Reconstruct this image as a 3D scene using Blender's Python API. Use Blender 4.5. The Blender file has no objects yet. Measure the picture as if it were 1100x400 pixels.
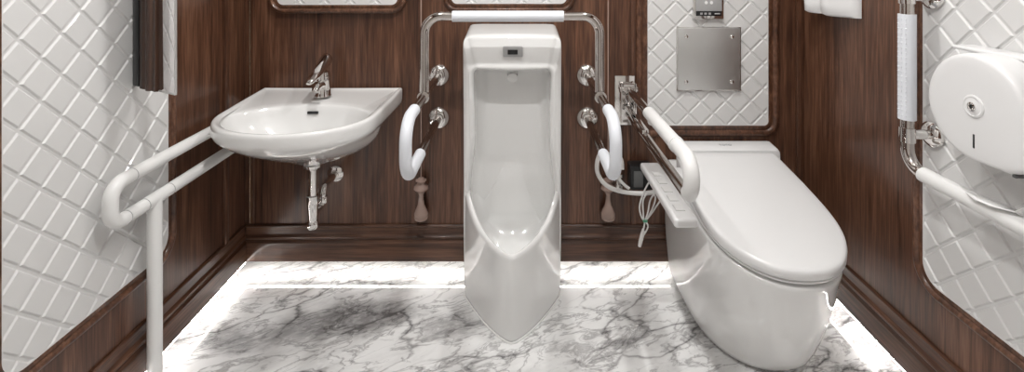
import bpy, bmesh, math, random
from mathutils import Vector, Matrix
random.seed(7)
C = bpy.context.scene.collection
PI = math.pi

# ------------------------------------------------------------------ materials
def newmat(name):
    m = bpy.data.materials.new(name); m.use_nodes = True
    nt = m.node_tree; b = nt.nodes['Principled BSDF']
    return m, nt, b

def plain(name, col, rough=.4, metal=0.0, coat=0.0, spec=.5, bump=0.0, bscale=200):
    m, nt, b = newmat(name)
    b.inputs['Base Color'].default_value = (*col, 1)
    b.inputs['Metallic'].default_value = metal
    b.inputs['Coat Weight'].default_value = coat
    b.inputs['Coat Roughness'].default_value = .03
    b.inputs['Specular IOR Level'].default_value = spec
    # slight procedural variation of the roughness so nothing is perfectly uniform
    n = nt.nodes.new('ShaderNodeTexNoise'); n.inputs['Scale'].default_value = 14
    tc = nt.nodes.new('ShaderNodeTexCoord'); nt.links.new(tc.outputs['Object'], n.inputs['Vector'])
    mr = nt.nodes.new('ShaderNodeMapRange')
    mr.inputs['To Min'].default_value = rough * .97; mr.inputs['To Max'].default_value = rough * 1.03
    nt.links.new(n.outputs['Fac'], mr.inputs['Value']); nt.links.new(mr.outputs['Result'], b.inputs['Roughness'])
    if bump:
        n2 = nt.nodes.new('ShaderNodeTexNoise'); n2.inputs['Scale'].default_value = bscale
        nt.links.new(tc.outputs['Object'], n2.inputs['Vector'])
        bp = nt.nodes.new('ShaderNodeBump'); bp.inputs['Strength'].default_value = bump; bp.inputs['Distance'].default_value = .002
        nt.links.new(n2.outputs['Fac'], bp.inputs['Height']); nt.links.new(bp.outputs['Normal'], b.inputs['Normal'])
    return m

def wood(name, stretch, tint=1.0, rough=.2, coat=.4):
    m, nt, b = newmat(name)
    N, L = nt.nodes, nt.links
    tc = N.new('ShaderNodeTexCoord')
    mp = N.new('ShaderNodeMapping'); mp.inputs['Scale'].default_value = stretch
    L.new(tc.outputs['Object'], mp.inputs['Vector'])
    def noise(scale, detail, dist=0.0):
        n = N.new('ShaderNodeTexNoise'); n.inputs['Scale'].default_value = scale
        n.inputs['Detail'].default_value = detail; n.inputs['Distortion'].default_value = dist
        L.new(mp.outputs['Vector'], n.inputs['Vector']); return n.outputs['Fac']
    a = noise(9, 2, .3); f = noise(55, 6, .4); g = noise(190, 3)
    def mix(x, y, k):
        n = N.new('ShaderNodeMix'); n.data_type = 'FLOAT'; n.inputs[0].default_value = k
        L.new(x, n.inputs[2]); L.new(y, n.inputs[3]); return n.outputs[0]
    v = mix(mix(a, f, .62), g, .34)
    cr = N.new('ShaderNodeValToRGB'); L.new(v, cr.inputs['Fac'])
    e = cr.color_ramp.elements
    e[0].position = .34; e[0].color = (.026*tint, .0100*tint, .0052*tint, 1)
    e[1].position = .70; e[1].color = (.235*tint, .116*tint, .068*tint, 1)
    k = cr.color_ramp.elements.new(.50); k.color = (.097*tint, .0415*tint, .0225*tint, 1)
    L.new(cr.outputs['Color'], b.inputs['Base Color'])
    b.inputs['Roughness'].default_value = .38
    b.inputs['Coat Weight'].default_value = coat; b.inputs['Coat Roughness'].default_value = rough; b.inputs['Specular IOR Level'].default_value = .35
    bp = N.new('ShaderNodeBump'); bp.inputs['Strength'].default_value = .06; bp.inputs['Distance'].default_value = .001
    L.new(g, bp.inputs['Height']); L.new(bp.outputs['Normal'], b.inputs['Normal'])
    return m

def marble():
    m, nt, b = newmat('veined_marble')
    N, L = nt.nodes, nt.links
    tc = N.new('ShaderNodeTexCoord')
    rot = N.new('ShaderNodeMapping'); rot.inputs['Rotation'].default_value = (0, 0, math.radians(-24))
    rot.inputs['Scale'].default_value = (1, 1, 1)
    L.new(tc.outputs['Object'], rot.inputs['Vector'])
    sc = N.new('ShaderNodeMapping'); sc.inputs['Scale'].default_value = (1.0, 2.3, 1)
    L.new(rot.outputs['Vector'], sc.inputs['Vector'])
    def M(op, x, y=None, clamp=False):
        n = N.new('ShaderNodeMath'); n.operation = op; n.use_clamp = clamp
        for i, q in enumerate((x, y)):
            if q is None: continue
            if isinstance(q, (int, float)): n.inputs[i].default_value = q
            else: L.new(q, n.inputs[i])
        return n.outputs[0]
    def noise(vec, s, d=4, dist=0, rough=.5):
        n = N.new('ShaderNodeTexNoise'); n.inputs['Scale'].default_value = s; n.inputs['Detail'].default_value = d
        n.inputs['Distortion'].default_value = dist; n.inputs['Roughness'].default_value = rough
        L.new(vec, n.inputs['Vector']); return n
    def warp(vec, s, amt, d=4):
        n = noise(vec, s, d)
        v = N.new('ShaderNodeVectorMath'); v.operation = 'SUBTRACT'; L.new(n.outputs['Color'], v.inputs[0]); v.inputs[1].default_value = (.5, .5, .5)
        w = N.new('ShaderNodeVectorMath'); w.operation = 'SCALE'; L.new(v.outputs[0], w.inputs[0]); w.inputs['Scale'].default_value = amt
        a = N.new('ShaderNodeVectorMath'); a.operation = 'ADD'; L.new(vec, a.inputs[0]); L.new(w.outputs[0], a.inputs[1])
        return a.outputs[0]
    base = sc.outputs['Vector']
    wv = warp(base, 2.2, .55, 5)
    def veins(vec, scale, width, lo):
        v = N.new('ShaderNodeTexVoronoi'); v.feature = 'DISTANCE_TO_EDGE'; v.inputs['Scale'].default_value = scale
        L.new(vec, v.inputs['Vector'])
        th = N.new('ShaderNodeMapRange'); L.new(v.outputs['Distance'], th.inputs['Value'])
        th.inputs['From Min'].default_value = 0; th.inputs['From Max'].default_value = width
        th.inputs['To Min'].default_value = 1; th.inputs['To Max'].default_value = 0
        mk = N.new('ShaderNodeMapRange'); L.new(noise(vec, scale*.9, 3).outputs['Fac'], mk.inputs['Value'])
        mk.inputs['From Min'].default_value = lo; mk.inputs['From Max'].default_value = lo+.18
        return M('MULTIPLY', M('POWER', th.outputs['Result'], 1.6), mk.outputs['Result'])
    v1 = veins(wv, 2.3, .036, .38)
    halo = veins(wv, 2.3, .13, .42)
    v3 = veins(warp(base, 7, .30, 6), 3.7, .030, .44)
    v2 = veins(warp(base, 5, .3, 5), 6.5, .075, .50)
    # ridged fine veins
    rn = noise(warp(base, 3, .4), 3.4, 7, .8, .62).outputs['Fac']
    r = M('SUBTRACT', 1.0, M('MULTIPLY', M('ABSOLUTE', M('SUBTRACT', rn, .5)), 26), True)
    r = M('MULTIPLY', M('POWER', r, 1.5), .55)
    # broad grey clouds, with one large patch in the stone left of the urinal
    cl = noise(warp(base, 2, .5), 1.8, 6, .3, .6).outputs['Fac']
    cm = N.new('ShaderNodeMapRange'); L.new(cl, cm.inputs['Value'])
    cm.inputs['From Min'].default_value = .50; cm.inputs['From Max'].default_value = .74
    def patch(x, y, rx, ry, ang, amt):
        mm = N.new('ShaderNodeMapping'); mm.vector_type = 'TEXTURE'
        mm.inputs['Location'].default_value = (x, y, 0); mm.inputs['Rotation'].default_value = (0, 0, math.radians(ang))
        mm.inputs['Scale'].default_value = (rx, ry, 1)
        wp = warp(tc.outputs['Object'], 6, .16, 6)
        L.new(wp, mm.inputs['Vector'])
        ln = N.new('ShaderNodeVectorMath'); ln.operation = 'LENGTH'; L.new(mm.outputs[0], ln.inputs[0])
        q = N.new('ShaderNodeMapRange'); L.new(ln.outputs['Value'], q.inputs['Value'])
        q.inputs['From Min'].default_value = .45; q.inputs['From Max'].default_value = 1.1
        q.inputs['To Min'].default_value = amt; q.inputs['To Max'].default_value = 0
        return q.outputs['Result']
    p1 = patch(-.63, 1.74, .30, .10, 14, .75)
    p2 = patch(-.98, 1.66, .16, .08, -10, .45)
    p3 = patch(-.25, 1.73, .14, .10, 20, .45)
    clouds = M('MAXIMUM', M('MULTIPLY', cm.outputs['Result'], .35), M('MAXIMUM', p1, M('MAXIMUM', p2, p3)))
    mott = noise(base, 26, 6, .6, .7).outputs['Fac']
    clouds = M('MULTIPLY', clouds, M('ADD', M('MULTIPLY', mott, 2.6), -.45, True))
    tot = M('ADD', M('ADD', M('ADD', M('MULTIPLY', v1, .62), M('MULTIPLY', v3, .42)), M('MULTIPLY', v2, .32)), M('ADD', M('ADD', M('MULTIPLY', r, .75), M('MULTIPLY', halo, .16)), clouds), False)
    tot = M('MULTIPLY', tot, 1.0, True)
    cr = N.new('ShaderNodeValToRGB'); L.new(tot, cr.inputs['Fac'])
    e = cr.color_ramp.elements
    e[0].position = 0; e[0].color = (.88, .88, .875, 1)
    e[1].position = 1; e[1].color = (.16, .155, .155, 1)
    k = e.new(.35); k.color = (.52, .515, .515, 1)
    L.new(cr.outputs['Color'], b.inputs['Base Color'])
    b.inputs['Roughness'].default_value = .07
    b.inputs['Coat Weight'].default_value = .5; b.inputs['Coat Roughness'].default_value = .02
    return m

def steel():
    m, nt, b = newmat('brushed_steel')
    N, L = nt.nodes, nt.links
    tc = N.new('ShaderNodeTexCoord'); mp = N.new('ShaderNodeMapping'); mp.inputs['Scale'].default_value = (1, 1, .02)
    n = N.new('ShaderNodeTexNoise'); n.inputs['Scale'].default_value = 500
    L.new(tc.outputs['Object'], mp.inputs['Vector']); L.new(mp.outputs['Vector'], n.inputs['Vector'])
    r = N.new('ShaderNodeMapRange'); r.inputs['To Min'].default_value = .34; r.inputs['To Max'].default_value = .5
    L.new(n.outputs['Fac'], r.inputs['Value']); L.new(r.outputs['Result'], b.inputs['Roughness'])
    b.inputs['Base Color'].default_value = (.66, .66, .65, 1); b.inputs['Metallic'].default_value = .9
    return m

def emit(name, col, s):
    m, nt, b = newmat(name)
    b.inputs['Base Color'].default_value = (*col, 1)
    b.inputs['Emission Color'].default_value = (*col, 1); b.inputs['Emission Strength'].default_value = s
    return m

WOODV = wood('walnut_upright', (1, 1, .045))
WOODX = wood('walnut_lengthwise', (.045, 1, 1), .8, .12)
WOODY = wood('walnut_sidewise', (1, .045, 1), .8, .12)
FRAME = wood('walnut_moulding', (.6, .6, .3), 1.0, .12)
STILE = wood('walnut_dark_stile', (.5, .5, .02), .55, .15)
MARBLE = marble()
TUFT = plain('pearl_white_tile', (.70, .697, .69), .42, coat=.12)
CERAMIC = plain('white_ceramic', (.82, .82, .81), .10, coat=1.0)
PLASTIC = plain('white_plastic', (.80, .80, .80), .28, coat=.1)
GRIP = plain('white_vinyl_grip', (.76, .785, .83), .42)
RAILW = plain('white_coated_rail', (.80, .80, .79), .35)
CHROME = plain('chrome', (.78, .76, .74), .07, metal=1)
DARKCHROME = plain('chrome_tube', (.60, .56, .53), .10, metal=1)
STEEL = steel()
BLACK = plain('black_plastic', (.012, .012, .013), .3)
GREYP = plain('grey_plastic', (.42, .42, .42), .35)
DARKGAP = plain('gap_shade_dark_trim', (.10, .10, .10), .6)  # seat gap shade as a dark colour; also socket cover and chute lip
CREAM = plain('cream_plaster', (.78, .77, .74), .7)
CEIL = plain('ceiling_white', (.82, .82, .80), .8)
COPPERWOOD = plain('polished_pinkish_wood', (.40, .285, .24), .22, coat=.6)
BRASS = plain('pale_brass', (.55, .42, .30), .25, metal=.9)
LED = emit('led_white', (1, .975, .94), 31)
LAMP = emit('downlight_white', (1, .97, .93), 12)
MIRROR = plain('mirror_glass', (.88, .86, .86), .01, metal=1)
GREEN = plain('green_tie', (.10, .35, .22), .5)
CABLE = plain('white_cable', (.74, .73, .71), .4)
INK = plain('grey_print', (.25, .26, .28), .5)
PAPER = plain('white_tissue', (.86, .86, .85), .8)

# ------------------------------------------------------------------ helpers
def obj(name, bm, mat, parent=None, smooth=True, angle=40, subsurf=0):
    bmesh.ops.recalc_face_normals(bm, faces=bm.faces[:])
    me = bpy.data.meshes.new(name); bm.to_mesh(me); bm.free()
    me.materials.append(mat)
    o = bpy.data.objects.new(name, me); C.objects.link(o)
    if parent: o.parent = parent
    if smooth:
        for p in me.polygons: p.use_smooth = True
        if angle < 180:
            try: me.set_sharp_from_angle(angle=math.radians(angle))
            except Exception: pass
    if subsurf:
        md = o.modifiers.new('subsurf', 'SUBSURF'); md.levels = subsurf; md.render_levels = subsurf
    return o

def thing(name, label, cat, group=None):
    o = bpy.data.objects.new(name, None); C.objects.link(o); o.empty_display_size = .05
    o['label'] = label; o['category'] = cat
    if group: o['group'] = group
    return o

def tag(o, label, cat, group=None):
    o['label'] = label; o['category'] = cat
    if group: o['group'] = group
    return o

def struct(o, label=None):
    o['kind'] = 'structure'
    if label: o['label'] = label
    return o

def box(bm, lo, hi, bevel=0, seg=2, M=None):
    lo, hi = Vector(lo), Vector(hi)
    r = bmesh.ops.create_cube(bm, size=1)
    vs = r['verts']; c = (lo+hi)/2; d = hi-lo
    for v in vs: v.co = Vector((c.x+v.co.x*d.x, c.y+v.co.y*d.y, c.z+v.co.z*d.z))
    if bevel:
        es = list({e for v in vs for e in v.link_edges})
        r2 = bmesh.ops.bevel(bm, geom=es, offset=bevel, segments=seg, profile=.5, affect='EDGES')
        vs = list({v for f in r2['faces'] for v in f.verts} | {v for v in vs if v.is_valid})
    if M is not None:
        for v in vs: v.co = M @ v.co
    return vs

def loft(bm, rings, closed=True, cap0=False, cap1=False):
    R = [[bm.verts.new(p) for p in ring] for ring in rings]
    n = len(R[0])
    for a, b in zip(R, R[1:]):
        for i in range(n if closed else n-1):
            j = (i+1) % n
            try: bm.faces.new((a[i], a[j], b[j], b[i]))
            except ValueError: pass
    for flag, ring in ((cap0, R[0]), (cap1, R[-1])):
        if flag:
            c = Vector((0, 0, 0))
            for v in ring: c += v.co
            cv = bm.verts.new(c/len(ring))
            for i in range(n): bm.faces.new((ring[i], ring[(i+1) % n], cv))
    return R

def fillet(pts, rad, n=8):
    pts = [Vector(p) for p in pts]; out = [pts[0]]
    if not isinstance(rad, (list, tuple)): rad = [rad]*(len(pts)-2)
    for i in range(1, len(pts)-1):
        p, a, b = pts[i], pts[i-1], pts[i+1]
        u = (a-p).normalized(); v = (b-p).normalized()
        ang = u.angle(v); r = rad[i-1]
        t = r/math.tan(ang/2); t = min(t, (a-p).length*.98, (b-p).length*.98)
        for k in range(n+1):
            q = k/n
            # arc by blending on circle
            c = p+(u+v).normalized()*(t/math.cos(ang/2))
            s = p+u*t; e = p+v*t
            s1, e1 = s-c, e-c
            w = s1.angle(e1)
            out.append(c+(s1*math.sin((1-q)*w)+e1*math.sin(q*w))/math.sin(w))
    out.append(pts[-1]); return out

def tube(bm, pts, r, seg=20, caps=True):
    pts = [Vector(p) for p in pts]
    if not isinstance(r, (list, tuple)): r = [r]*len(pts)
    rings = []; prev = None
    for i, p in enumerate(pts):
        t = (pts[min(i+1, len(pts)-1)]-pts[max(i-1, 0)]).normalized()
        if prev is None:
            up = Vector((0, 0, 1)) if abs(t.z) < .9 else Vector((1, 0, 0))
            nrm = t.cross(up).normalized()
        else:
            nrm = (prev-t*prev.dot(t)).normalized()
        prev = nrm; bi = t.cross(nrm)
        rings.append([p+(nrm*math.cos(a)+bi*math.sin(a))*r[i] for a in (2*PI*k/seg for k in range(seg))])
    loft(bm, rings, True, caps, caps)

def lathe(bm, prof, origin=(0, 0, 0), axis=(0, 0, 1), seg=32):
    """prof = list of (radius, distance along axis)"""
    ax = Vector(axis).normalized(); o = Vector(origin)
    up = Vector((0, 0, 1)) if abs(ax.z) < .9 else Vector((1, 0, 0))
    u = ax.cross(up).normalized(); v = ax.cross(u)
    rings = [[o+ax*h+(u*math.cos(a)+v*math.sin(a))*max(r, .0002) for a in (2*PI*k/seg for k in range(seg))] for r, h in prof]
    loft(bm, rings, True, True, True)

def sub(path, a, b):
    """piece of a polyline between arc-length fractions a..b"""
    path = [Vector(p) for p in path]
    L = [0]
    for p, q in zip(path, path[1:]): L.append(L[-1]+(q-p).length)
    def at(s):
        for i in range(len(path)-1):
            if L[i+1] >= s: return path[i].lerp(path[i+1], (s-L[i])/max(1e-9, L[i+1]-L[i]))
        return path[-1]
    s0, s1 = a*L[-1], b*L[-1]
    return [at(s0)]+[p for p, l in zip(path, L) if s0 < l < s1]+[at(s1)]

def txt(name, body, size, M, mat, parent):
    cu = bpy.data.curves.new(name, 'FONT'); cu.body = body; cu.size = size; cu.extrude = .0002
    cu.align_x = 'CENTER'; cu.align_y = 'CENTER'; cu.materials.append(mat)
    t = bpy.data.objects.new(name+'_src', cu); C.objects.link(t)
    bpy.context.view_layer.update()
    me = bpy.data.meshes.new_from_object(t); bpy.data.objects.remove(t)
    me.transform(M)
    o = bpy.data.objects.new(name, me); C.objects.link(o); o.parent = parent
    return o

# ------------------------------------------------------------------ room
H_EYE = 1.29
XL, XR, YB, YF, ZC = -1.138, 1.180, 2.012, -1.0, 2.4
GAP = .055
def wallbox(name, lo, hi, mat):
    bm = bmesh.new(); box(bm, lo, hi); return struct(obj(name, bm, mat, smooth=False))
wb = wallbox('wall_back', (XL, YB, GAP), (XR, YB+.05, ZC), WOODV)
wl = wallbox('wall_left', (XL-.05, YF, GAP), (XL, YB+.05, ZC), WOODV)
wr = wallbox('wall_right', (XR, YF, GAP), (XR+.05, YB+.05, ZC), WOODV)
wf = wallbox('wall_front', (XL-.05, YF-.05, 0), (XR+.05, YF, ZC), CREAM)
fl = wallbox('floor', (XL-.16, YF-.05, -.05), (XR+.16, YB+.16, 0), MARBLE)
ce = wallbox('ceiling', (XL-.05, YF-.05, ZC), (XR+.05, YB+.05, ZC+.05), CEIL)
bm = bmesh.new(); box(bm, (XL-.14, YB+.115, 0), (XR+.14, YB+.135, GAP)); struct(obj('trim_1', bm, CREAM, smooth=False))
bm = bmesh.new(); box(bm, (XL-.14, YF, 0), (XL-.12, YB+.115, GAP)); struct(obj('trim_2', bm, CREAM, smooth=False))
bm = bmesh.new(); box(bm, (XR+.12, YF, 0), (XR+.14, YB+.115, GAP)); struct(obj('trim_3', bm, CREAM, smooth=False))

# baseboards: profile (projection from wall, z)
BP = [(0, .204), (.006, .204), (.010, .200), (.010, .196), (.006, .192), (.005, .165), (.008, .160), (.013, .156), (.014, .150),
      (.011, .146), (.008, .143), (.010, .138), (.015, .132), (.016, .126), (.016, GAP+.003), (.013, GAP), (0, GAP)]
def baseboard(name, a, b, n, mat):
    a, b, n = Vector(a), Vector(b), Vector(n)
    t = (b-a).normalized()
    bm = bmesh.new()
    loft(bm, [[a+n*d+Vector((0, 0, z))+t*d for d, z in BP], [b+n*d+Vector((0, 0, z))-t*d for d, z in BP]], True, True, True)
    return struct(obj(name, bm, mat, angle=25))
baseboard('baseboard_back', (XL, YB, 0), (XR, YB, 0), (0, -1, 0), WOODX)
baseboard('baseboard_left', (XL, YF, 0), (XL, YB, 0), (1, 0, 0), WOODY)
baseboard('baseboard_right', (XR, YF, 0), (XR, YB, 0), (-1, 0, 0), WOODY)

# LED strips under the floating baseboards
def led(name, lo, hi, label):
    bm = bmesh.new(); box(bm, lo, hi, .0008)
    return tag(obj(name, bm, LED), label, 'light strip', 'LED strips under the baseboards')
led('led_strip', (XL+.01, YB-.007, GAP-.003), (XR-.01, YB-.001, GAP+.0012), 'glowing light strip hidden under the back baseboard, washing the marble floor')
led('led_strip.001', (XL+.006, .1, GAP-.006), (XL+.0105, YB-.014, GAP-.0004), 'glowing light strip hidden under the left baseboard below the wash basin side')
led('led_strip.002', (XR-.0115, .1, GAP-.006), (XR-.006, YB-.014, GAP-.0004), 'glowing light strip hidden under the right baseboard beside the toilet')

# ---- diamond panels and their rounded frames
def rrect(u0, u1, v0, v1, r, n=8):
    pts = []
    for cx, cy, a0 in ((u1-r, v1-r, 0), (u0+r, v1-r, 90), (u0+r, v0+r, 180), (u1-r, v0+r, 270)):
        for k in range(n+1):
            a = math.radians(a0+90*k/n); pts.append((cx+r*math.cos(a), cy+r*math.sin(a), math.cos(a), math.sin(a)))
    return pts
def diamond_panel(name, M, u0, u1, v0, v1, r, node, parent, hd=.0517, margin=.006):
    """M maps (u, v, w) to the room, w = out of the wall"""
    bm = bmesh.new()
    nu0, nu1 = math.floor((u0-node[0])/hd)-2, math.ceil((u1-node[0])/hd)+2
    nv0, nv1 = math.floor((v0-node[1])/hd)-2, math.ceil((v1-node[1])/hd)+2
    lv = [(1.0, .001), (.925, .001), (.90, .0015), (.84, .0046), (.81, .0053)]
    for i in range(nu0, nu1):
        for j in range(nv0, nv1):
            if (i+j) % 2 == 0: continue
            cu, cv = node[0]+i*hd, node[1]+j*hd
            rings = []
            for s, w in lv:
                rings.append([Vector((cu+hd*s, cv, w)), Vector((cu, cv+hd*s, w)), Vector((cu-hd*s, cv, w)), Vector((cu, cv-hd*s, w))])
            R = loft(bm, rings, True)
            bm.faces.new(R[-1])
    bmesh.ops.remove_doubles(bm, verts=bm.verts[:], dist=.0002)
    pts = rrect(u0-margin, u1+margin, v0-margin, v1+margin, r+margin, 4)
    for pu, pv, nu, nv in pts:
        bmesh.ops.bisect_plane(bm, geom=bm.verts[:]+bm.edges[:]+bm.faces[:], plane_co=(pu, pv, 0), plane_no=(nu, nv, 0), clear_outer=True)
    # backing slab
    ring = [(p[0], p[1]) for p in pts]
    a = [bm.verts.new((x, y, 0)) for x, y in ring]; bm.faces.new(a)
    for v in bm.verts: v.co = M @ v.co
    return obj(name, bm, TUFT, parent, smooth=False)
FP = [(-.001, 0), (-.001, .0062), (.008, .0068), (.010, .004), (.013, .004), (.016, .010), (.022, .0135), (.029, .011), (.033, .005), (.034, 0)]
def panel_frame(name, M, u0, u1, v0, v1, r, parent, prof=FP, mat=FRAME):
    bm = bmesh.new()
    pts = rrect(u0, u1, v0, v1, r, 10)
    P = [[M @ Vector((pu+nu*d, pv+nv*d, h)) for d, h in prof] for pu, pv, nu, nv in pts]
    R = [[bm.verts.new(p) for p in ring] for ring in P]
    for i in range(len(R)):
        a, b = R[i], R[(i+1) % len(R)]
        for k in range(len(prof)-1): bm.faces.new((a[k], a[k+1], b[k+1], b[k]))
    bm2 = bmesh.new()
    R = [[bm2.verts.new(M @ Vector((pu+nu*d, pv+nv*d, h))) for d, h in ((-.006, .001), (-.005, .0052), (.001, .0056))] for pu, pv, nu, nv in pts]
    for i in range(len(R)):
        a, b = R[i], R[(i+1) % len(R)]
        for k in range(2): bm2.faces.new((a[k], a[k+1], b[k+1], b[k]))
    obj('panel_edge', bm2, TUFT, parent, angle=50)
    return obj(name, bm, mat, parent, angle=50)
MB_ = Matrix(((1, 0, 0, 0), (0, 0, -1, YB), (0, 1, 0, 0), (0, 0, 0, 1)))            # u=x v=z, w towards -y
ML_ = Matrix(((0, 0, 1, XL), (1, 0, 0, 0), (0, 1, 0, 0), (0, 0, 0, 1)))             # u=y v=z, w towards +x
MR_ = Matrix(((0, 0, -1, XR), (1, 0, 0, 0), (0, 1, 0, 0), (0, 0, 0, 1)))
def shift(M, w): return M @ Matrix.Translation((0, 0, w))
for M, y0, y1, v0, r, nd, par in ((ML_, 1.059, 1.567, .358, .055, (1.0969, 1.116), wl), (ML_, .45, .958, .358, .055, (1.0969, 1.116), wl),
                                  (MR_, .900, 1.408, .372, .055, (1.25, 1.116), wr), (MR_, .29, .80, .372, .055, (1.25, 1.116), wr)):
    diamond_panel('diamond_panel', M, y0, y1, v0, 2.0, r, nd, par)
    panel_frame('panel_frame', M, y0, y1, v0, 2.0, r, par)
diamond_panel('diamond_panel', MB_, .533, 1.037, .613, 2.0, .02, (.60, .665), wb)
panel_frame('panel_frame', MB_, .533, 1.037, .613, 2.0, .02, wb, prof=[(d*1.35, h) for d, h in FP])

# framed panels standing proud of the wall above basin and urinal
def framed(lab, x0, x1, z0, z1, w, nd):
    t = thing('framed_wall_panel', lab, 'wall panel', 'framed diamond panels on the back wall')
    bm = bmesh.new(); 
    pts = rrect(x0-.034, x1+.034, z0-.034, z1+.034, .06, 8)
    loft(bm, [[MB_ @ Vector((p[0], p[1], 0)) for p in pts], [MB_ @ Vector((p[0], p[1], w)) for p in pts]], True, True, True)
    obj('backing', bm, FRAME, t, angle=40)
    diamond_panel('diamond_panel', shift(MB_, w), x0, x1, z0, z1, .026, nd, t)
    panel_frame('frame', shift(MB_, w), x0, x1, z0, z1, .026, t)
    return t
framed('walnut framed white diamond panel above the wash basin', -.992, -.496, 1.116, 1.85, .02, (-.744, 1.19))
framed('walnut framed white diamond panel above the urinal', -.279, .200, 1.119, 1.85, .006, (-.04, 1.19))

# vertical bead mouldings on the back wall with a turned finial at their foot
def finial(x, lab):
    t = thing('finial_moulding', lab, 'moulding', 'turned finials on the back wall seams')
    y = YB-.030
    bm = bmesh.new(); lathe(bm, [(.0025, .41), (.0025, 2.3)], (x, y, 0)); 
    obj('rod', bm, COPPERWOOD, t)
    bm = bmesh.new()
    pr = [(.004, .412), (.010, .410), (.014, .405), (.022, .402), (.023, .398), (.015, .392), (.019, .384), (.029, .375), (.031, .366),
          (.024, .358), (.014, .350), (.010, .340), (.0105, .322), (.014, .300), (.022, .282), (.029, .266), (.030, .258), (.027, .253),
          (.029, .250), (.028, .243), (.020, .236), (.006, .232)]
    lathe(bm, [(r*.98, z) for r, z in pr], (x, y, 0)); obj('finial', bm, COPPERWOOD, t)
    bm = bmesh.new(); box(bm, (x-.006, y, .30), (x+.006, YB, .32), .002); obj('bracket', bm, COPPERWOOD, t)
finial(-.399, 'turned pinkish wood finial hanging on the seam left of the urinal')
finial(.367, 'turned pinkish wood finial hanging on the seam right of the urinal')
# thin vertical seams / strips
def strip(name, lo, hi, mat): bm = bmesh.new(); box(bm, lo, hi, .001); struct(obj(name, bm, mat))
strip('trim_4', (-1.117, YB-.005, .204), (-1.113, YB, ZC), BRASS)
strip('trim_5', (-1.108, YB-.004, .204), (-1.098, YB, ZC), WOODV)
strip('trim_6', (1.150, YB-.012, .204), (XR, YB, ZC), WOODV)
strip('trim_7', (XL, 1.86, .204), (XL+.012, 1.885, ZC), WOODV)
strip('trim_8', (.467, YB-.006, .204), (.486, YB, ZC), WOODV)

# ------------------------------------------------------------------ swing mirror on the left wall
def mirror():
    t = thing('swing_mirror', 'tall dark framed mirror angled out from the left wall above the handrail', 'mirror')
    a = Vector((-1.122, 1.428, 0)); b = Vector((-.944, 1.334, 0))
    d = (b-a).normalized(); n = Vector((d.y, -d.x, 0))      # towards camera
    if n.y > 0: n = -n
    L = (b-a).length
    def slab(s0, s1, w0, w1, z0, z1, bev):
        bm = bmesh.new()
        M = Matrix(((d.x, n.x, 0, a.x), (d.y, n.y, 0, a.y), (0, 0, 1, 0), (0, 0, 0, 1)))
        box(bm, (s0, w0, z0), (s1, w1, z1), bev, 2, M); return bm
    z0, z1 = .925, 1.75
    obj('black_edge', slab(-.006, .026, -.012, .012, z0+.004, z1, .003), BLACK, t)
    # wooden stile with a moulded profile
    bm = bmesh.new()
    prof = [(.026, -.010), (.026, .008), (.034, .010), (.048, .010), (.056, .004), (.063, .004), (.070, .014), (.080, .017), (.090, .013),
            (.096, .006), (.102, .006), (.108, .011), (.114, .010), (.118, .002), (.118, -.010)]
    loft(bm, [[a+d*s+n*w+Vector((0, 0, z)) for s, w in prof] for z in (z0, z1)], True, True, True)
    obj('moulded_stile', bm, STILE, t, angle=50)
    obj('mirror_glass', slab(.118, L-.002, -.003, .003, z0+.004, z1-.006, .001), MIRROR, t)
    e = obj('pale_edge', slab(L-.002, L, -.003, .0035, z0, z1, .0005), STEEL, t)
    obj('bottom_edge', slab(.118, L-.002, -.003, .0035, z0, z0+.004, .0005), STEEL, t)
    bm = bmesh.new(); box(bm, (XL, 1.415, 1.3), (-1.118, 1.445, 1.5), .002); obj('hinge', bm, BLACK, t)
mirror()

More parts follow.
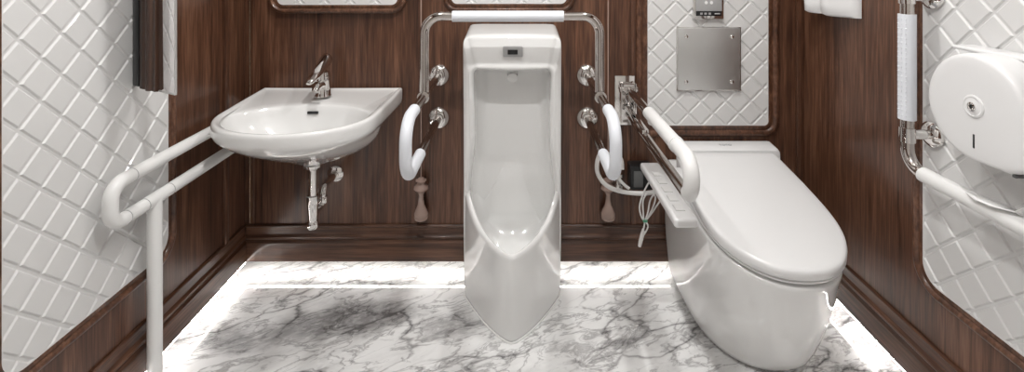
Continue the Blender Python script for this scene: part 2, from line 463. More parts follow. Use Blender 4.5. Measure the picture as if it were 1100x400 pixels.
# ------------------------------------------------------------------ wash basin
BX, BY = -.767, 2.008
def basin():
    t = thing('wash_basin', 'white ceramic wall-hung wash basin with a rounded front', 'wash basin')
    def outline():
        P = [(-.287, .004), (-.286, .08), (-.284, .16), (-.281, .24)]
        for k in range(0, 41):
            a = PI-PI*k/40
            P.append((.277*math.cos(a), .31+.222*abs(math.sin(a))**.92))
        P += [(.281, .24), (.284, .16), (.286, .08), (.287, .004)]
        for k in range(1, 12): P.append((.287-.574*k/12, .004))
        return P
    O = outline(); c = Vector((0, .27))
    N = 96
    def ray(poly, cen, ang):
        d = Vector((math.cos(ang), math.sin(ang))); best = None
        for i in range(len(poly)):
            p = Vector(poly[i]); q = Vector(poly[(i+1) % len(poly)]); e = q-p
            den = d.x*e.y-d.y*e.x
            if abs(den) < 1e-9: continue
            w = p-cen
            tt = (w.x*e.y-w.y*e.x)/den; s = (w.x*d.y-w.y*d.x)/den
            if tt > 0 and -1e-6 <= s <= 1+1e-6 and (best is None or tt > best): best = tt
        return cen+d*best
    angs = sorted([2*PI*k/(N-4) for k in range(N-4)]+[math.atan2(y-c.y, x-c.x) % (2*PI) for x, y in ((-.287, .004), (.287, .004), (-.285, .006), (.285, .006))])
    base = [ray(O, c, a) for a in angs]
    def zt(v): return .012*(1-v/.53)
    def out(ins, z, slope=1):
        R = []
        for p in base:
            q = p-c; l = q.length; q = c+q*((l-ins)/l)
            R.append(Vector((BX+q.x, BY-q.y, z+zt(q.y)*slope)))
        return R
    def ell(cu, cv, a, b, z, e=1.0):
        return [Vector((BX+cu+a*math.copysign(abs(math.cos(t_))**e, math.cos(t_)), BY-(cv+b*math.copysign(abs(math.sin(t_))**e, math.sin(t_))), z)) for t_ in angs]
    bm = bmesh.new()
    rings = [ell(0, .20, .030, .030, .540), ell(0, .195, .045, .045, .545), ell(0, .185, .10, .075, .560), ell(0, .185, .185, .138, .592),
             ell(0, .217, .245, .208, .640), ell(0, .258, .260, .243, .682), out(.016, .700, 0), out(.008, .708, 0), out(.002, .716, 0), out(0, .735), out(0, .752), out(.002, .758),
             out(.007, .762), out(.014, .762), out(.024, .757), out(.032, .755),
             ell(0, .338, .262, .172, .754), ell(0, .338, .256, .165, .751), ell(0, .338, .250, .159, .742), ell(0, .335, .230, .143, .705),
             ell(0, .330, .195, .118, .668), ell(0, .31, .14, .085, .640), ell(0, .27, .08, .05, .625), ell(0, .23, .03, .03, .618)]
    loft(bm, rings, True, True, True)
    obj('basin_body', bm, CERAMIC, t, angle=180, subsurf=1)
    # overflow slot on the back slope of the bowl
    sy = 1.815
    bm = bmesh.new(); box(bm, (-.772-.021, sy-.002, .722), (-.772+.021, sy+.006, .732), .003); obj('overflow_slot', bm, BLACK, t)
    txt('maker_mark', 'TOTO', .013, Matrix.Translation((-.772, 1.838, .7568)), INK, t)
    bm = bmesh.new(); lathe(bm, [(.024, 0), (.024, .003), (.017, .004), (.012, .002)], (BX, BY-.23, .622)); obj('drain_ring', bm, CHROME, t)
    bm = bmesh.new(); box(bm, (-.560, 1.90, .665), (-.535, YB, .70), .006); obj('bracket', bm, PLASTIC, t)
    return t
basin()
def faucet():
    t = thing('faucet', 'chrome single-lever faucet on the back deck of the wash basin', 'faucet')
    x, y, z = -.769, 1.905, .7665
    bm = bmesh.new()
    lathe(bm, [(.032, 0), (.032, .004), (.029, .008), (.028, .03), (.027, .055), (.029, .075), (.025, .094), (.012, .100)], (x, y, z))
    obj('faucet_body', bm, CHROME, t)
    bm = bmesh.new()
    tube(bm, [(x, y-.005, z+.045), (x-.001, y-.04, z+.050), (x-.002, y-.062, z+.044), (x-.002, y-.070, z+.034)], [.020, .017, .0145, .013], 20)
    obj('spout', bm, CHROME, t)
    bm = bmesh.new()
    # lever: a tapered wedge rising towards the wall
    R = []
    for s, hw, th, yy, zz in ((0, .010, .003, -.130, .078), (.08, .016, .007, -.120, .084), (.5, .021, .015, -.04, .108), (.85, .022, .019, .025, .132), (.97, .021, .018, .040, .139), (1, .014, .010, .045, .143)):
        R.append([Vector((x+hw*math.cos(a), y+yy-th*.5*math.sin(a), z+zz+th*1.3*math.sin(a))) for a in (2*PI*k/16 for k in range(16))])
    loft(bm, R, True, True, True); obj('lever', bm, CHROME, t, angle=60)
    bm = bmesh.new(); lathe(bm, [(.005, 0), (.005, .002)], (x, y-.0235, z+.045), (0, -1, 0)); obj('indicator', bm, BLACK, t)
faucet()
def trap():
    t = thing('drain_trap', 'chrome drain pipe and trap under the wash basin', 'drain pipe')
    x, y = -.767, 1.805
    bm = bmesh.new(); lathe(bm, [(.034, .541), (.034, .532), (.026, .526), (.020, .520)], (x, y, 0)); obj('flange_nut', bm, CHROME, t)
    bm = bmesh.new(); lathe(bm, [(.0155, .53), (.0155, .40)], (x, y, 0)); obj('tail_pipe', bm, CHROME, t)
    bm = bmesh.new(); lathe(bm, [(.017, .425), (.022, .422), (.022, .395), (.019, .39), (.017, .33), (.021, .325), (.021, .308), (.016, .300), (.006, .298)], (x, y, 0)); obj('trap_body', bm, CHROME, t)
    bm = bmesh.new()
    P = fillet([(x, y, .345), (x+.005, y+.075, .345), (x+.008, y+.075, .415), (x+.008, YB-.012, .415)], .028)
    tube(bm, P, .014); obj('wall_pipe', bm, CHROME, t)
    bm = bmesh.new(); lathe(bm, [(.017, 0), (.019, .004), (.019, .02), (.017, .024)], (x+.008, y+.075, .36)); obj('coupling', bm, CHROME, t)
    bm = bmesh.new(); lathe(bm, [(.034, 0), (.033, .006), (.022, .013), (.015, .014)], (x+.008, YB, .415), (0, -1, 0)); obj('wall_flange', bm, CHROME, t)
trap()

# white handrail left of the basin
def basin_rail():
    t = thing('handrail', 'white looped support rail with a floor leg left of the wash basin', 'handrail')
    x = -1.082
    path = fillet([(x, YB-.012, .696), (x, 1.283, .696), (x, 1.283, .588), (x, YB-.012, .588)], .042, 10)
    bm = bmesh.new(); tube(bm, path, .0185, 24); obj('loop_rail', bm, RAILW, t)
    bm = bmesh.new()
    P = [(x, 1.440, .588), (x, 1.440, .0)]
    tube(bm, P, .0195, 24); obj('leg', bm, RAILW, t)
    bm = bmesh.new(); lathe(bm, [(.038, 0), (.037, .005), (.024, .010), (.020, .012)], (x, 1.440, 0)); obj('foot_flange', bm, RAILW, t)
    for z in (.696, .588):
        bm = bmesh.new(); lathe(bm, [(.040, 0), (.038, .008), (.026, .014), (.019, .015)], (x, YB, z), (0, -1, 0)); obj('wall_flange', bm, RAILW, t)
    for yy, z in ((1.355, .696), (1.335, .588), (1.40, .588), (1.50, .588)):
        bm = bmesh.new(); lathe(bm, [(.0192, -.001), (.0192, .001)], (x, yy, z), (0, 1, 0)); obj('joint_ring', bm, GREYP, t)
basin_rail()

# ------------------------------------------------------------------ urinal
UX = -.024
def urinal():
    t = thing('urinal', 'tall white floor-standing ceramic urinal with a pointed low lip', 'urinal')
    hw = .188
    L, O, W = [], [], []   # opening loop, outer loop, dip weight
    nb = 28
    zs, ztop = .40, .895
    def yfl(z):
        q = (z-zs)/(ztop-zs); return 1.874-.042*q*q
    # 1) lip from left to right
    for k in range(nb+1):
        s = -1+2*k/nb
        a = abs(s)
        L.append(Vector((s*.183, 1.612+.262*a**1.45, .307+.093*a**5))); W.append(1-a**2)
        O.append(Vector((s*.184, 1.638+.232*a**1.45, 0)))
    # 2) right lower corner: outer side going up
    for k in range(1, 8):
        q = k/8
        L.append(Vector((.182, 1.874, .40))); W.append(0)
        O.append(Vector((.184+.006*math.sin(q*PI*.5), 1.870+.012*q, .40*q)))
    # 3) right flange up
    nf = 22
    for k in range(0, nf+1):
        q = k/nf; z = zs+(ztop-.03-zs)*q
        e_ = min(1, q*2.2); xin = .182-.018*e_*e_*(3-2*e_)
        L.append(Vector((xin, yfl(z), z))); W.append(0)
        O.append(Vector((hw+.002*(1-q), yfl(z)+.010, z+.09*q*q)))
    # 4) top right corner
    for k in range(1, 6):
        a = PI/2*k/6
        L.append(Vector((.164-.03*(1-math.cos(a)), yfl(ztop-.03)-.004*k/6, ztop-.03+.03*math.sin(a)))); W.append(0)
        O.append(Vector((hw-.026*(1-math.cos(a)), 1.842+.002*k, .957+.022+.026*math.sin(a))))
    # 5) top from right to left
    nt_ = 16
    for k in range(nt_+1):
        s = 1-2*k/nt_
        L.append(Vector((s*.134, 1.828, ztop))); W.append(0)
        O.append(Vector((s*.162, 1.846, 1.005+.004*(1-s*s))))
    # mirror the right column pieces to the left
    mir = []
    for idx in range(nb+1+7+nf+1+5-1, nb, -1):
        l, o = L[idx], O[idx]
        mir.append((Vector((-l.x, l.y, l.z)), Vector((-o.x, o.y, o.z))))
    for l, o in mir: L.append(l); O.append(o); W.append(0)
    n = len(L)
    T = Vector((UX, 0, 0))
    rings = []
    # back ring on the wall
    B = []
    for i in range(n):
        o = O[i]; z = o.z+(.030 if o.z > .97 else (.030*max(0, (o.z-.90)/.07)))
        B.append(Vector((o.x*(.985 if o.z > .1 else 1), YB-.002, min(z, 1.036))))
    rings.append(B)
    M1 = [Vector((O[i].x, O[i].y+.012 if O[i].z > .0 or abs(O[i].x) > .183 else O[i].y+.012, O[i].z+(.006 if O[i].z > .97 else 0))) for i in range(n)]
    rings.append(M1)
    rings.append(O)
    NR = 14
    for k in range(1, NR):
        q = k/NR
        R = []
        for i in range(n):
            p = O[i].lerp(L[i], q)
            if i <= nb:      # front apron bulges a little forward
                d = Vector((p.x*1.2, -.15, 0)).normalized()
                p = p+d*.006*math.sin(PI*q)*(1-min(1, abs(L[i].x)/.182)**2)
            else:
                p.y -= .004*math.sin(PI*q)*(0 if i <= nb+7 or i >= n-7 else 1)
            R.append(p)
        rings.append(R)
    # rounded lip
    cen = Vector((0, 1.80, .5))
    R = []
    for i in range(n):
        p = L[i].copy(); p.y -= .004
        if W[i] > 0 or i <= nb: p.z += .003
        R.append(p)
    rings.append(R)
    def inward(i, d):
        p = L[i]
        v = Vector((0-p.x, 1.80-p.y if i <= nb else 0, 0 if i <= nb else (.62-p.z)*.3))
        v.normalize(); return p+v*d
    R = []
    for i in range(n):
        p = inward(i, .013 if i <= nb else .010)
        if i <= nb: p.z += .006
        else: p.y -= .001
        R.append(p)
    rings.append(R)
    R = []
    for i in range(n):
        p = inward(i, .024 if i <= nb else .018)
        if i <= nb: p.z -= .003
        else: p.y += .010
        R.append(p)
    rings.append(R)
    base = R
    K = 12
    for k in range(1, K+1):
        q = k/K; g = math.sin(q*PI/2)**.9
        R2 = []
        for i in range(n):
            p = base[i]
            x = p.x*(1-.36*q**2)
            y = p.y+(1.962-p.y)*(g if i > nb else q)
            if i <= nb+7: z = p.z+(.24-p.z)*q - .145*math.sin(PI*q**.8)*(.25+.75*W[i])
            else:
                z = p.z-.02*q**3 if p.z > .8 else p.z-(.10*q)*max(0, (.60-p.z)/.24)
            R2.append(Vector((x, y, z)))
        rings.append(R2)
    bm = bmesh.new()
    loft(bm, [[p+T for p in r] for r in rings], True, False, True)
    obj('urinal_body', bm, CERAMIC, t, angle=180, subsurf=1)
    # sensor window
    bm = bmesh.new(); box(bm, (UX-.035, 1.824, .934), (UX+.040, 1.842, .974), .004); s = obj('sensor_plate', bm, GREYP, t); s['label'] = 'grey sensor plate'
    bm = bmesh.new(); box(bm, (UX-.017, 1.821, .944), (UX+.021, 1.826, .962), .002); obj('sensor_window', bm, BLACK, s)
    # spreader nozzle
    bm = bmesh.new(); lathe(bm, [(.022, 0), (.022, .012), (.016, .030), (.020, .042), (.010, .048)], (UX, 1.952, .845), (0, -1, -.25)); obj('spreader', bm, CERAMIC, t)
    # drain strainer
    bm = bmesh.new(); lathe(bm, [(.040, 0), (.040, .006), (.030, .012), (.010, .016), (.004, .016)], (UX, 1.765, .155)); obj('drain_strainer', bm, CERAMIC, t)
    # thin white bead along the foot
    bm = bmesh.new()
    tube(bm, [O[k]+T+Vector((0, -.001, .002)) for k in range(nb+1)], .0035, 8); obj('foot_bead', bm, CERAMIC, t)
urinal()

# urinal grab bar
def urinal_bar():
    t = thing('grab_bar', 'chrome grab bar with white grips wrapping around the urinal', 'grab bar')
    xl, xr, zu, zl, yf, yr = -.331, .285, .822, .646, 1.418, 1.70
    for sx, nm in ((xl, 0), (xr, 1)):
        path = fillet([(sx, YB-.012, zu), (sx, yf, zu), (sx, yf, zl), (sx, YB-.012, zl)], .072, 12)
        bm = bmesh.new(); tube(bm, path, .0150, 22); obj('side_loop', bm, DARKCHROME, t)
        Lt = sum((b-a).length for a, b in zip(path, path[1:]))
        s0 = (YB-.012-1.54)/Lt; s1 = 1-(YB-.012-1.63)/Lt
        bm = bmesh.new(); tube(bm, sub(path, s0, s1), .0183, 24); g = obj('side_grip', bm, GRIP, t); g['label'] = 'white grip'
        for z in (zu, zl):
            bm = bmesh.new(); lathe(bm, [(.046, 0), (.046, .005), (.038, .016), (.024, .020), (.022, .030), (.017, .032)], (sx, YB, z), (0, -1, 0)); obj('wall_flange', bm, CHROME, t)
        bm = bmesh.new(); lathe(bm, [(.021, -.022), (.021, .022)], (sx, yr, zu), (0, 1, 0)); obj('coupling', bm, CHROME, t)
    xm = (xl+xr)/2
    path = fillet([(xl, yr, zu), (xl, yr, 1.102), (xr, yr, 1.102), (xr, yr, zu)], .062, 10)
    bm = bmesh.new(); tube(bm, path, .0165, 22); obj('front_bar', bm, DARKCHROME, t)
    bm = bmesh.new(); tube(bm, [(-.232, yr, 1.102), (.158, yr, 1.102)], .0195, 24); g = obj('front_grip', bm, GRIP, t); g['label'] = 'white grip'
urinal_bar()

# folding bar beside the toilet
def folding_bar():
    t = thing('folding_grab_bar', 'fold-down chrome bar with a white grip left of the toilet', 'grab bar')
    x, zu, zl, yf = .447, .775, .676, 1.250
    bm = bmesh.new(); box(bm, (.398, YB-.008, .617), (.482, YB, .822), .003); obj('wall_plate', bm, CHROME, t)
    for sx in (-.032, .026):
        bm = bmesh.new(); box(bm, (x+sx, YB-.055, .64), (x+sx+.005, YB-.006, .80), .002); obj('hinge_cheek', bm, CHROME, t)
    bm = bmesh.new(); lathe(bm, [(.012, -.036), (.012, .036)], (x, YB-.04, .775), (1, 0, 0)); obj('hinge_pin', bm, CHROME, t)
    bm = bmesh.new(); lathe(bm, [(.024, -.022), (.024, .022)], (x, YB-.04, .775), (1, 0, 0)); obj('hinge_barrel', bm, CHROME, t)
    path = fillet([(x, YB-.04, zu), (x, yf, zu), (x, yf, zl), (x, YB-.05, zl)], .048, 10)
    bm = bmesh.new(); tube(bm, path, .0155, 22); obj('bar', bm, DARKCHROME, t)
    Lt = sum((b-a).length for a, b in zip(path, path[1:]))
    s0 = (YB-.04-1.66)/Lt
    bm = bmesh.new(); tube(bm, sub(path, s0, 1-(YB-.05-1.27)/Lt), .021, 24); g = obj('grip', bm, RAILW, t); g['label'] = 'white padded grip'
    bm = bmesh.new(); lathe(bm, [(.023, -.006), (.023, .006)], (x, 1.37, zu), (0, 1, 0)); obj('grip_joint', bm, RAILW, t)
    bm = bmesh.new(); box(bm, (x-.012, 1.70, zl+.005), (x+.012, 1.99, zl+.026), .004); obj('damper_bar', bm, CHROME, t)
folding_bar()

# ------------------------------------------------------------------ toilet
TX = .814
def toilet():
    t = thing('toilet', 'white floor-standing toilet with closed sloping lid', 'toilet')
    N = 64
    def plan(xc, a, yb, ys, yfr, zf, e=2.25, ab=None, rb=.02):
        """closed loop; zf(y) gives height. starts at back centre and goes round by the left side"""
        ab = a if ab is None else ab
        P = []
        for k in range(5): P.append((-(ab-rb)*k/4, yb))
        for k in range(1, 5):
            g = PI/2*k/5; P.append((-(ab-rb)-rb*math.sin(g), yb-rb+rb*math.cos(g)))
        for k in range(0, 6):
            q = k/5; P.append((-(ab+(a-ab)*math.sin(q*PI/2)), (yb-rb)+(ys-yb+rb)*q))
        for k in range(1, 20):
            g = PI/2*k/20
            P.append((-a*abs(math.cos(g))**(2/e), ys-(ys-yfr)*abs(math.sin(g))**(2/e)))
        P.append((0, yfr))
        full = P+[(-x, y) for x, y in reversed(P[1:-1])]
        return [Vector((xc+x, y, zf(y))) for x, y in full]
    c = lambda z: (lambda y: z)
    def top(off): return lambda y: .375+off+.17*(y-1.38)
    B = 2.000
    bm = bmesh.new()
    rings = [plan(TX+.005, .190, B, 1.80, 1.528, c(0)), plan(TX+.005, .196, B, 1.80, 1.514, c(.008)), plan(TX+.005, .205, B, 1.79, 1.486, c(.05)),
             plan(TX+.003, .210, B, 1.77, 1.452, c(.12)), plan(TX, .214, B, 1.75, 1.410, c(.20)), plan(TX, .215, B, 1.72, 1.386, c(.28)),
             plan(TX, .2145, B, 1.70, 1.372, lambda y: .335+.04*(y-1.38)), plan(TX, .214, B, 1.68, 1.362, top(-.012)), plan(TX, .212, B, 1.68, 1.363, top(-.004)), plan(TX, .203, B, 1.68, 1.375, top(0)),
             plan(TX, .08, B-.1, 1.68, 1.55, top(0))]
    loft(bm, rings, True, True, True); obj('toilet_body', bm, CERAMIC, t, angle=180, subsurf=1)
    # dark insert standing in for the shade in the seat gap, then the seat
    bm = bmesh.new()
    loft(bm, [plan(TX, .193, 1.91, 1.66, 1.386, top(-.002)), plan(TX, .193, 1.91, 1.66, 1.386, top(.011))], True, True, True); obj('seat_gap_shade', bm, DARKGAP, t)
    bm = bmesh.new()
    S = [(.200, 1.374, .009), (.209, 1.364, .0105), (.210, 1.362, .016), (.204, 1.370, .021)]
    loft(bm, [plan(TX, a, 1.90, 1.64, f, top(o), ab=a-.012) for a, f, o in S], True, True, True); obj('seat', bm, PLASTIC, t, angle=60)
    # lid
    bm = bmesh.new()
    lt = lambda off: (lambda y: .428+off+.215*(y-1.38))
    S = [(.200, 1.372, top(.021)), (.208, 1.362, top(.0215)), (.2105, 1.358, top(.026)), (.2115, 1.357, lt(-.012)), (.2105, 1.358, lt(-.006)), (.207, 1.362, lt(-.0015)), (.200, 1.370, lt(.0005)),
         (.150, 1.44, lt(.003)), (.10, 1.52, lt(.005)), (.05, 1.6, lt(.006))]
    loft(bm, [plan(TX, a, 1.905-(.3*(.19-a) if a < .19 else 0), 1.62, f, z, ab=a*.93, rb=.012) for a, f, z in S], True, True, True)
    obj('lid', bm, PLASTIC, t, angle=70)
    # rear housing
    X2 = TX+.030
    bm = bmesh.new()
    pr = [(1.998, .45), (1.998, .548), (1.992, .556), (1.985, .557), (1.925, .551), (1.915, .546), (1.913, .536), (1.913, .45)]
    loft(bm, [[Vector((x, y, .45+(z-.45)*s)) for y, z in pr] for x, s in ((X2-.190, .93), (X2-.186, .985), (X2-.178, 1), (X2+.178, 1), (X2+.186, .985), (X2+.190, .93))], True, True, True)
    obj('rear_housing', bm, PLASTIC, t, angle=50)
    txt('maker_mark', 'TOTO', .018, Matrix.Translation((X2-.01, 1.952, .5548)) @ Matrix.Rotation(math.radians(5.7), 4, 'X'), INK, t)
    # side control arm with buttons
    bm = bmesh.new()
    box(bm, (.462, 1.432, .502), (.534, 1.845, .530), .009, 3)
    arm = obj('control_arm', bm, PLASTIC, t)
    bm = bmesh.new(); box(bm, (.52, 1.74, .47), (.64, 1.84, .515), .012, 3); obj('arm_bracket', bm, PLASTIC, t)
    for i, yy in enumerate((1.50, 1.56, 1.62, 1.68, 1.74)):
        bm = bmesh.new(); box(bm, (.482, yy-.019, .529), (.512, yy+.019, .5335), .0022, 2); obj('button', bm, RAILW, arm)
toilet()

# outlet box, hose, cord on the wall left of the toilet
bm = bmesh.new(); box(bm, (.450, 1.945, .375), (.540, YB-.001, .470), .006)
ob = tag(obj('outlet_box', bm, BLACK), 'black wall outlet box behind the toilet control arm', 'outlet box')
bm = bmesh.new(); box(bm, (.463, 1.940, .388), (.500, 1.946, .452), .002); obj('socket_cover', bm, DARKGAP, ob)
def hose():
    t = thing('water_hose', 'white curved water hose between urinal bar and toilet', 'hose')
    y = 1.93
    def P(px, py, yy): return Vector(((px-557)*yy/520, yy, H_EYE-(py+40)*yy/520))
    pts = [P(664, 190, 1.95), P(655, 168, 1.93), P(647, 164, 1.92), P(642, 172, 1.92), P(642, 186, 1.92), P(651, 199, 1.92), P(668, 206, 1.92), P(690, 208, 1.92), P(706, 206, 1.93)]
    def cr(pts, n=8):
        o = []
        for i in range(len(pts)-1):
            p0 = pts[max(i-1, 0)]; p1 = pts[i]; p2 = pts[i+1]; p3 = pts[min(i+2, len(pts)-1)]
            for k in range(n):
                s = k/n
                o.append(.5*((2*p1)+(p2-p0)*s+(2*p0-5*p1+4*p2-p3)*s*s+(3*p1-p0-3*p2+p3)*s**3))
        o.append(pts[-1]); return o
    bm = bmesh.new(); tube(bm, cr(pts), .0085, 14); obj('hose', bm, CABLE, t)
    v = P(668, 190, 1.96)
    bm = bmesh.new(); lathe(bm, [(.010, 0), (.016, .004), (.016, .020), (.012, .024), (.012, .050), (.017, .054), (.017, .066)], (v.x-.012, v.y, v.z-.052)); obj('stop_valve', bm, CHROME, t)
    bm = bmesh.new(); lathe(bm, [(.022, 0), (.020, .006), (.011, .010), (.011, .05)], (v.x-.012, YB, v.z-.02), (0, -1, 0)); obj('valve_stub', bm, CHROME, t)
    bm = bmesh.new(); tube(bm, cr([P(669, 182, 1.95), P(668, 172, 1.95), P(663, 166, 1.95), P(657, 170, 1.95), P(660, 184, 1.95), P(668, 196, 1.94), P(676, 203, 1.93)]), .006, 12); obj('thin_hose', bm, CABLE, t)
    # mains cord folded and tied
    c = thing('power_cord', 'coiled white power cord with a green tie hanging beside the toilet', 'cord')
    loops = [P(697, 196, 1.922), P(691, 208, 1.912), P(687, 224, 1.902), P(692, 237, 1.892), P(700, 226, 1.892), P(704, 212, 1.892), P(697, 207, 1.887), P(691, 215, 1.887),
             P(691, 228, 1.892), P(693, 237, 1.892), P(705, 222, 1.902), P(713, 208, 1.902), P(707, 205, 1.892), P(699, 214, 1.882), P(696, 228, 1.887), P(693, 238, 1.892), P(691, 248, 1.892), P(689, 256, 1.892)]
    bm = bmesh.new(); tube(bm, cr(loops), .0032, 10); obj('cord', bm, CABLE, c)
    bm = bmesh.new(); tube(bm, cr([P(694, 238, 1.887), P(696, 244, 1.887), P(692, 252, 1.887), P(693, 249, 1.882)]), .003, 8); obj('cord_tail', bm, CABLE, c)
    a = P(690, 249, 1.892)
    bm = bmesh.new(); tube(bm, [P(691, 246, 1.892), P(690, 252, 1.892), P(688, 260, 1.892), P(687, 265, 1.892)], [.004, .008, .008, .006], 12); obj('plug', bm, CABLE, c)
    bm = bmesh.new(); lathe(bm, [(.009, -.004), (.009, .004)], P(693, 237, 1.892)); g = obj('tie', bm, GREEN, c); g['label'] = 'green tie'
hose()

# ------------------------------------------------------------------ steel plate and control unit on the back panel
def steel_plate():
    t = thing('steel_access_plate', 'square brushed steel plate screwed to the white diamond panel above the toilet', 'metal plate')
    y = YB-.0075
    x0, x1, z0, z1 = .657, .914, .765, 1.020
    bm = bmesh.new(); box(bm, (x0, y-.010, z0), (x1, y, z1), .002); obj('plate', bm, STEEL, t)
    bm = bmesh.new()
    for lo, hi in (((x0-.004, y-.006, z0-.004), (x1+.004, y, z0)), ((x0-.004, y-.006, z1), (x1+.004, y, z1+.004)), ((x0-.004, y-.006, z0), (x0, y, z1)), ((x1, y-.006, z0), (x1+.004, y, z1))):
        box(bm, lo, hi)
    obj('rim', bm, CHROME, t)
    for x in (x0+.034, x1-.034):
        for z in (z0+.034, z1-.034):
            bm = bmesh.new(); lathe(bm, [(.008, 0), (.008, .002), (.005, .005), (.001, .0055)], (x, y-.009, z), (0, -1, 0)); obj('screw', bm, CHROME, t)
steel_plate()
def control_unit():
    t = thing('flush_control_unit', 'small silver control unit with a black display above the steel plate', 'control panel')
    y = YB-.0075
    x0, x1, z0 = .719, .843, 1.058
    bm = bmesh.new(); box(bm, (x0, y-.018, z0), (x1, y, z0+.20), .004); obj('housing', bm, CHROME, t)
    bm = bmesh.new(); box(bm, (x0+.009, y-.021, z0+.034), (x1-.009, y-.016, z0+.19), .001); obj('face_plate', bm, GREYP, t)
    bm = bmesh.new(); box(bm, (x0+.009, y-.022, z0+.014), (x1-.010, y-.016, z0+.033), .001); d = obj('display', bm, BLACK, t)
    for i, x in enumerate((x0+.030, x0+.047, x0+.064)):
        bm = bmesh.new(); box(bm, (x-.005, y-.0228, z0+.0195), (x+.005, y-.0215, z0+.0275), .0003); obj('indicator', bm, GREYP, d)
    bm = bmesh.new(); box(bm, (x0+.084, y-.0228, z0+.021), (x0+.106, y-.0215, z0+.026), .0003); obj('indicator', bm, GREYP, d)
    for x in (x0+.050, x0+.072):
        bm = bmesh.new(); lathe(bm, [(.007, 0), (.006, .002), (.001, .0025)], (x, y-.0205, z0+.068), (0, -1, 0)); obj('button', bm, RAILW, t)
control_unit()

# ------------------------------------------------------------------ right wall fittings
def right_bar():
    t = thing('wall_grab_bar', 'L-shaped chrome and white grab bar on the right wall', 'grab bar')
    x = 1.098
    path = fillet([(x, 1.368, 1.62), (x, 1.368, .715), (x, .72, .715)], .055, 10)
    Lt = sum((b-a).length for a, b in zip(path, path[1:]))
    bm = bmesh.new(); tube(bm, path, .0165, 24); obj('bar', bm, DARKCHROME, t)
    bm = bmesh.new(); tube(bm, [(x, 1.368, 1.145), (x, 1.368, .848)], .0215, 28)
    g = obj('upright_grip', bm, GRIP, t); g['label'] = 'white dimpled grip'
    bm = bmesh.new()
    for k in range(21):
        for a in (-60, -30, 0):
            an = math.radians(180+a-15+60)
            bmesh.ops.create_icosphere(bm, subdivisions=1, radius=.0026, matrix=Matrix.Translation((x+0.0213*math.cos(an), 1.368+0.0213*math.sin(an), .862+k*.0135)))
    d = obj('grip_dimples', bm, GRIP, g)
    bm = bmesh.new(); tube(bm, sub(path, (1.62-.715-.02+.05)/Lt, 1), .020, 24)
    g = obj('level_grip', bm, RAILW, t); g['label'] = 'white coated rail'
    for z, yy in ((.805, 1.368), (1.195, 1.368)):
        bm = bmesh.new(); tube(bm, [(x, yy, z), (XR-.012, yy, z)], .0135, 18); obj('standoff', bm, CHROME, t)
        bm = bmesh.new(); lathe(bm, [(.020, -.02), (.020, .02)], (x, yy, z)); obj('clamp', bm, CHROME, t)
        bm = bmesh.new(); lathe(bm, [(.036, 0), (.035, .008), (.026, .016), (.018, .018)], (XR-.008, yy, z), (-1, 0, 0)); obj('wall_flange', bm, CHROME, t)
    bm = bmesh.new(); tube(bm, [(x, .84, .715), (XR-.012, .84, .715)], .0135, 18); obj('standoff', bm, CHROME, t)
    bm = bmesh.new(); lathe(bm, [(.036, 0), (.035, .008), (.026, .016), (.018, .018)], (XR-.008, .84, .715), (-1, 0, 0)); obj('wall_flange', bm, CHROME, t)
right_bar()

def dispenser():
    t = thing('paper_roll_dispenser', 'large round white jumbo roll paper dispenser on the right wall', 'paper dispenser')
    cy, cz, r = 1.121, .955, .124
    # outline in (y, z): circle with a chute at the lower near side
    P = []
    chute = [Vector((1.036, .835)), Vector((.995, .856))]
    a = 0
    pts = []
    for k in range(64):
        an = 2*PI*k/64; pts.append(Vector((cy+r*math.cos(an), cz+r*math.sin(an))))
    # convex hull of circle + chute corners
    allp = sorted([(p.x, p.y) for p in pts+chute])
    def cross(o, a, b): return (a[0]-o[0])*(b[1]-o[1])-(a[1]-o[1])*(b[0]-o[0])
    lo = []
    for p in allp:
        while len(lo) > 1 and cross(lo[-2], lo[-1], p) <= 0: lo.pop()
        lo.append(p)
    up = []
    for p in reversed(allp):
        while len(up) > 1 and cross(up[-2], up[-1], p) <= 0: up.pop()
        up.append(p)
    hull = lo[:-1]+up[:-1]
    cen = Vector((cy-.005, cz-.01))
    def ring(x, ins):
        R = []
        for p in hull:
            v = Vector(p)-cen; v = cen+v*((v.length-ins)/v.length); R.append(Vector((x, v.x, v.y)))
        return R
    bm = bmesh.new()
    loft(bm, [ring(XR-.012, .004), ring(1.150, 0), ring(1.064, 0), ring(1.055, .002), ring(1.0505, .006), ring(1.049, .012), ring(1.048, .03)], True, True, True)
    obj('cover', bm, PLASTIC, t, angle=50)
    bm = bmesh.new(); box(bm, (XR-.016, .94, .86), (XR-.008, 1.28, 1.076), .004); obj('back_plate', bm, PLASTIC, t)
    bm = bmesh.new(); box(bm, (1.115, .94, 1.070), (XR-.008, 1.245, 1.080), .004, 3); obj('top_ledge', bm, PLASTIC, t)
    bm = bmesh.new(); lathe(bm, [(.026, 0), (.026, .002), (.022, .0035), (.0205, .0025), (.018, .0025), (.014, .004), (.002, .004)], (1.0485, cy-.006, cz+.004), (-1, 0, 0)); obj('lock_boss', bm, PLASTIC, t)
    bm = bmesh.new(); lathe(bm, [(.0095, 0), (.0095, .003), (.006, .004), (.005, .0025)], (1.0445, cy-.006, cz+.004), (-1, 0, 0)); lk = obj('lock', bm, CHROME, t)
    bm = bmesh.new(); box(bm, (1.0400, cy-.008, cz+.000), (1.0422, cy-.004, cz+.008), .0005); obj('keyhole', bm, BLACK, lk)
    bm = bmesh.new(); box(bm, (1.0465, cy-.009, cz-.092), (1.0485, cy-.005, cz-.060), .0008); obj('level_slot', bm, BLACK, t)
    bm = bmesh.new(); box(bm, (1.054, 1.026, .832), (1.09, 1.034, .838), .001); obj('chute_lip', bm, DARKGAP, t)
    return t
dispenser()
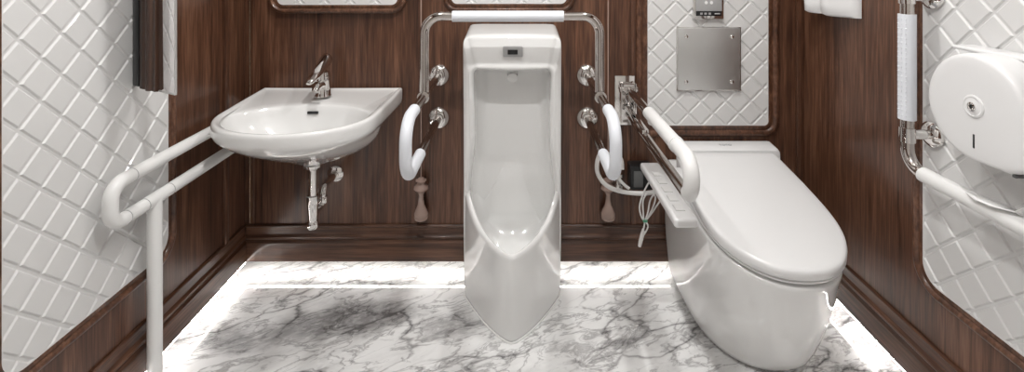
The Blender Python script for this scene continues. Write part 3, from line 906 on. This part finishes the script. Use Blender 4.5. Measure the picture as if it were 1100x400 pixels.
# folded paper tail over the level rail
bm = bmesh.new()
A = [(1.080, 1.170, .7362), (1.070, 1.140, .7350), (1.070, 1.10, .7385), (1.084, 1.06, .745), (1.096, 1.02, .79), (1.10, 1.015, .832)]
Bq = [(1.086, 1.170, .7365), (1.108, 1.130, .7360), (1.106, 1.09, .7400), (1.094, 1.05, .748), (1.104, 1.01, .79), (1.11, 1.005, .835)]
loft(bm, [[Vector(p) for p in A], [Vector(p) for p in Bq]], False)
o = obj('paper_tail', bm, PAPER); md = o.modifiers.new('thickness', 'SOLIDIFY'); md.thickness = .002
tag(o, 'white folded paper end drawn from the dispenser over the white rail', 'toilet paper')

def fitting():
    # white moulded fitting high on the right wall, only its wavy lower end is in view
    t = thing('moulded_wall_seat', 'white moulded plastic fitting with a wavy lower edge high on the right wood wall', 'wall fitting')
    def row(z, q):
        R = []
        Y0, Y1 = 1.905, 1.66
        n = 28
        for k in range(n+1):
            s = k/n; y = Y0+(Y1-Y0)*s
            d = .050*math.exp(-((s-.12)/.16)**2)+.060*math.exp(-((s-.62)/.25)**2)+.012
            d *= min(1, s/.04+.25)*min(1, (1-s)/.04+.25)
            zz = z+(.014*math.exp(-((s-.40)/.10)**2) if q == 0 else .010*math.exp(-((s-.40)/.10)**2))
            R.append(Vector((XR-.004-d*(.82 if q == 0 else 1+.12*q), y, zz)))
        for k in range(n+1):
            s = 1-k/n; R.append(Vector((XR-.003, Y0+(Y1-Y0)*s, z)))
        return R
    bm = bmesh.new()
    loft(bm, [row(1.098, 0), row(1.106, .3), row(1.14, .6), row(1.25, 1.0), row(1.36, 1.2)], True, True, True)
    obj('moulded_shell', bm, PLASTIC, t, angle=60)
    bm = bmesh.new(); box(bm, (XR-.006, 1.70, 1.12), (XR, 1.90, 1.38), .002); obj('mount', bm, GREYP, t)
fitting()

# ------------------------------------------------------------------ ceiling downlights and an added fill panel
def downlight(x, y, power, lab, size=.06):
    t = thing('downlight', lab, 'ceiling light', 'recessed downlights in the ceiling')
    bm = bmesh.new(); lathe(bm, [(.075, 0), (.075, .006), (.058, .010), (.056, .004)], (x, y, ZC), (0, 0, -1)); obj('trim_ring', bm, CHROME, t)
    bm = bmesh.new(); lathe(bm, [(.054, 0), (.054, .005)], (x, y, ZC), (0, 0, -1)); obj('diffuser', bm, LAMP, t)
    l = bpy.data.lights.new('downlight_lamp', 'AREA'); l.shape = 'DISK'; l.size = size; l.energy = power*.88; l.color = (1, .985, .965)
    o = bpy.data.objects.new('downlight_lamp', l); C.objects.link(o); o.location = (x, y, ZC-.02); o.parent = t
def fill_panel(x, y, sx, sy, power):  # added out of view to soften the light, not a known fixture
    t = thing('fill_light_panel', 'broad flat fill light panel added to the middle of the ceiling', 'ceiling light')
    bm = bmesh.new(); box(bm, (x-sx/2-.02, y-sy/2-.02, ZC-.012), (x+sx/2+.02, y+sy/2+.02, ZC), .003); obj('panel_frame', bm, PLASTIC, t)
    l = bpy.data.lights.new('fill_lamp', 'AREA'); l.shape = 'RECTANGLE'; l.size = sx; l.size_y = sy; l.energy = power; l.color = (1, .985, .965)
    o = bpy.data.objects.new('fill_lamp', l); C.objects.link(o); o.location = (x, y, ZC-.016); o.parent = t
downlight(-.60, 1.35, 7.5, 'recessed ceiling downlight over the wash basin side')
downlight(.60, 1.35, 11, 'recessed ceiling downlight over the toilet side')
downlight(-.06, .65, 20, 'recessed ceiling downlight in front of the urinal')
fill_panel(0, .25, 1.2, 1.4, 4)

w = bpy.data.worlds.new('room_ambient'); bpy.context.scene.world = w; w.use_nodes = True
w.node_tree.nodes['Background'].inputs['Color'].default_value = (1, .98, .95, 1)
w.node_tree.nodes['Background'].inputs['Strength'].default_value = .2

# ------------------------------------------------------------------ camera
cam = bpy.data.cameras.new('camera'); co = bpy.data.objects.new('camera', cam); C.objects.link(co)
co.location = (0, 0, H_EYE); co.rotation_euler = (PI/2, 0, 0)
cam.sensor_width = 36; cam.lens = 520/1100*36
cam.shift_x = -7/1100; cam.shift_y = -240/1100
cam.clip_start = .02
sc = bpy.context.scene; sc.camera = co
vs = sc.view_settings; vs.view_transform = 'Standard'; vs.look = 'None'; vs.exposure = .12; vs.gamma = 1
vs.use_curve_mapping = False
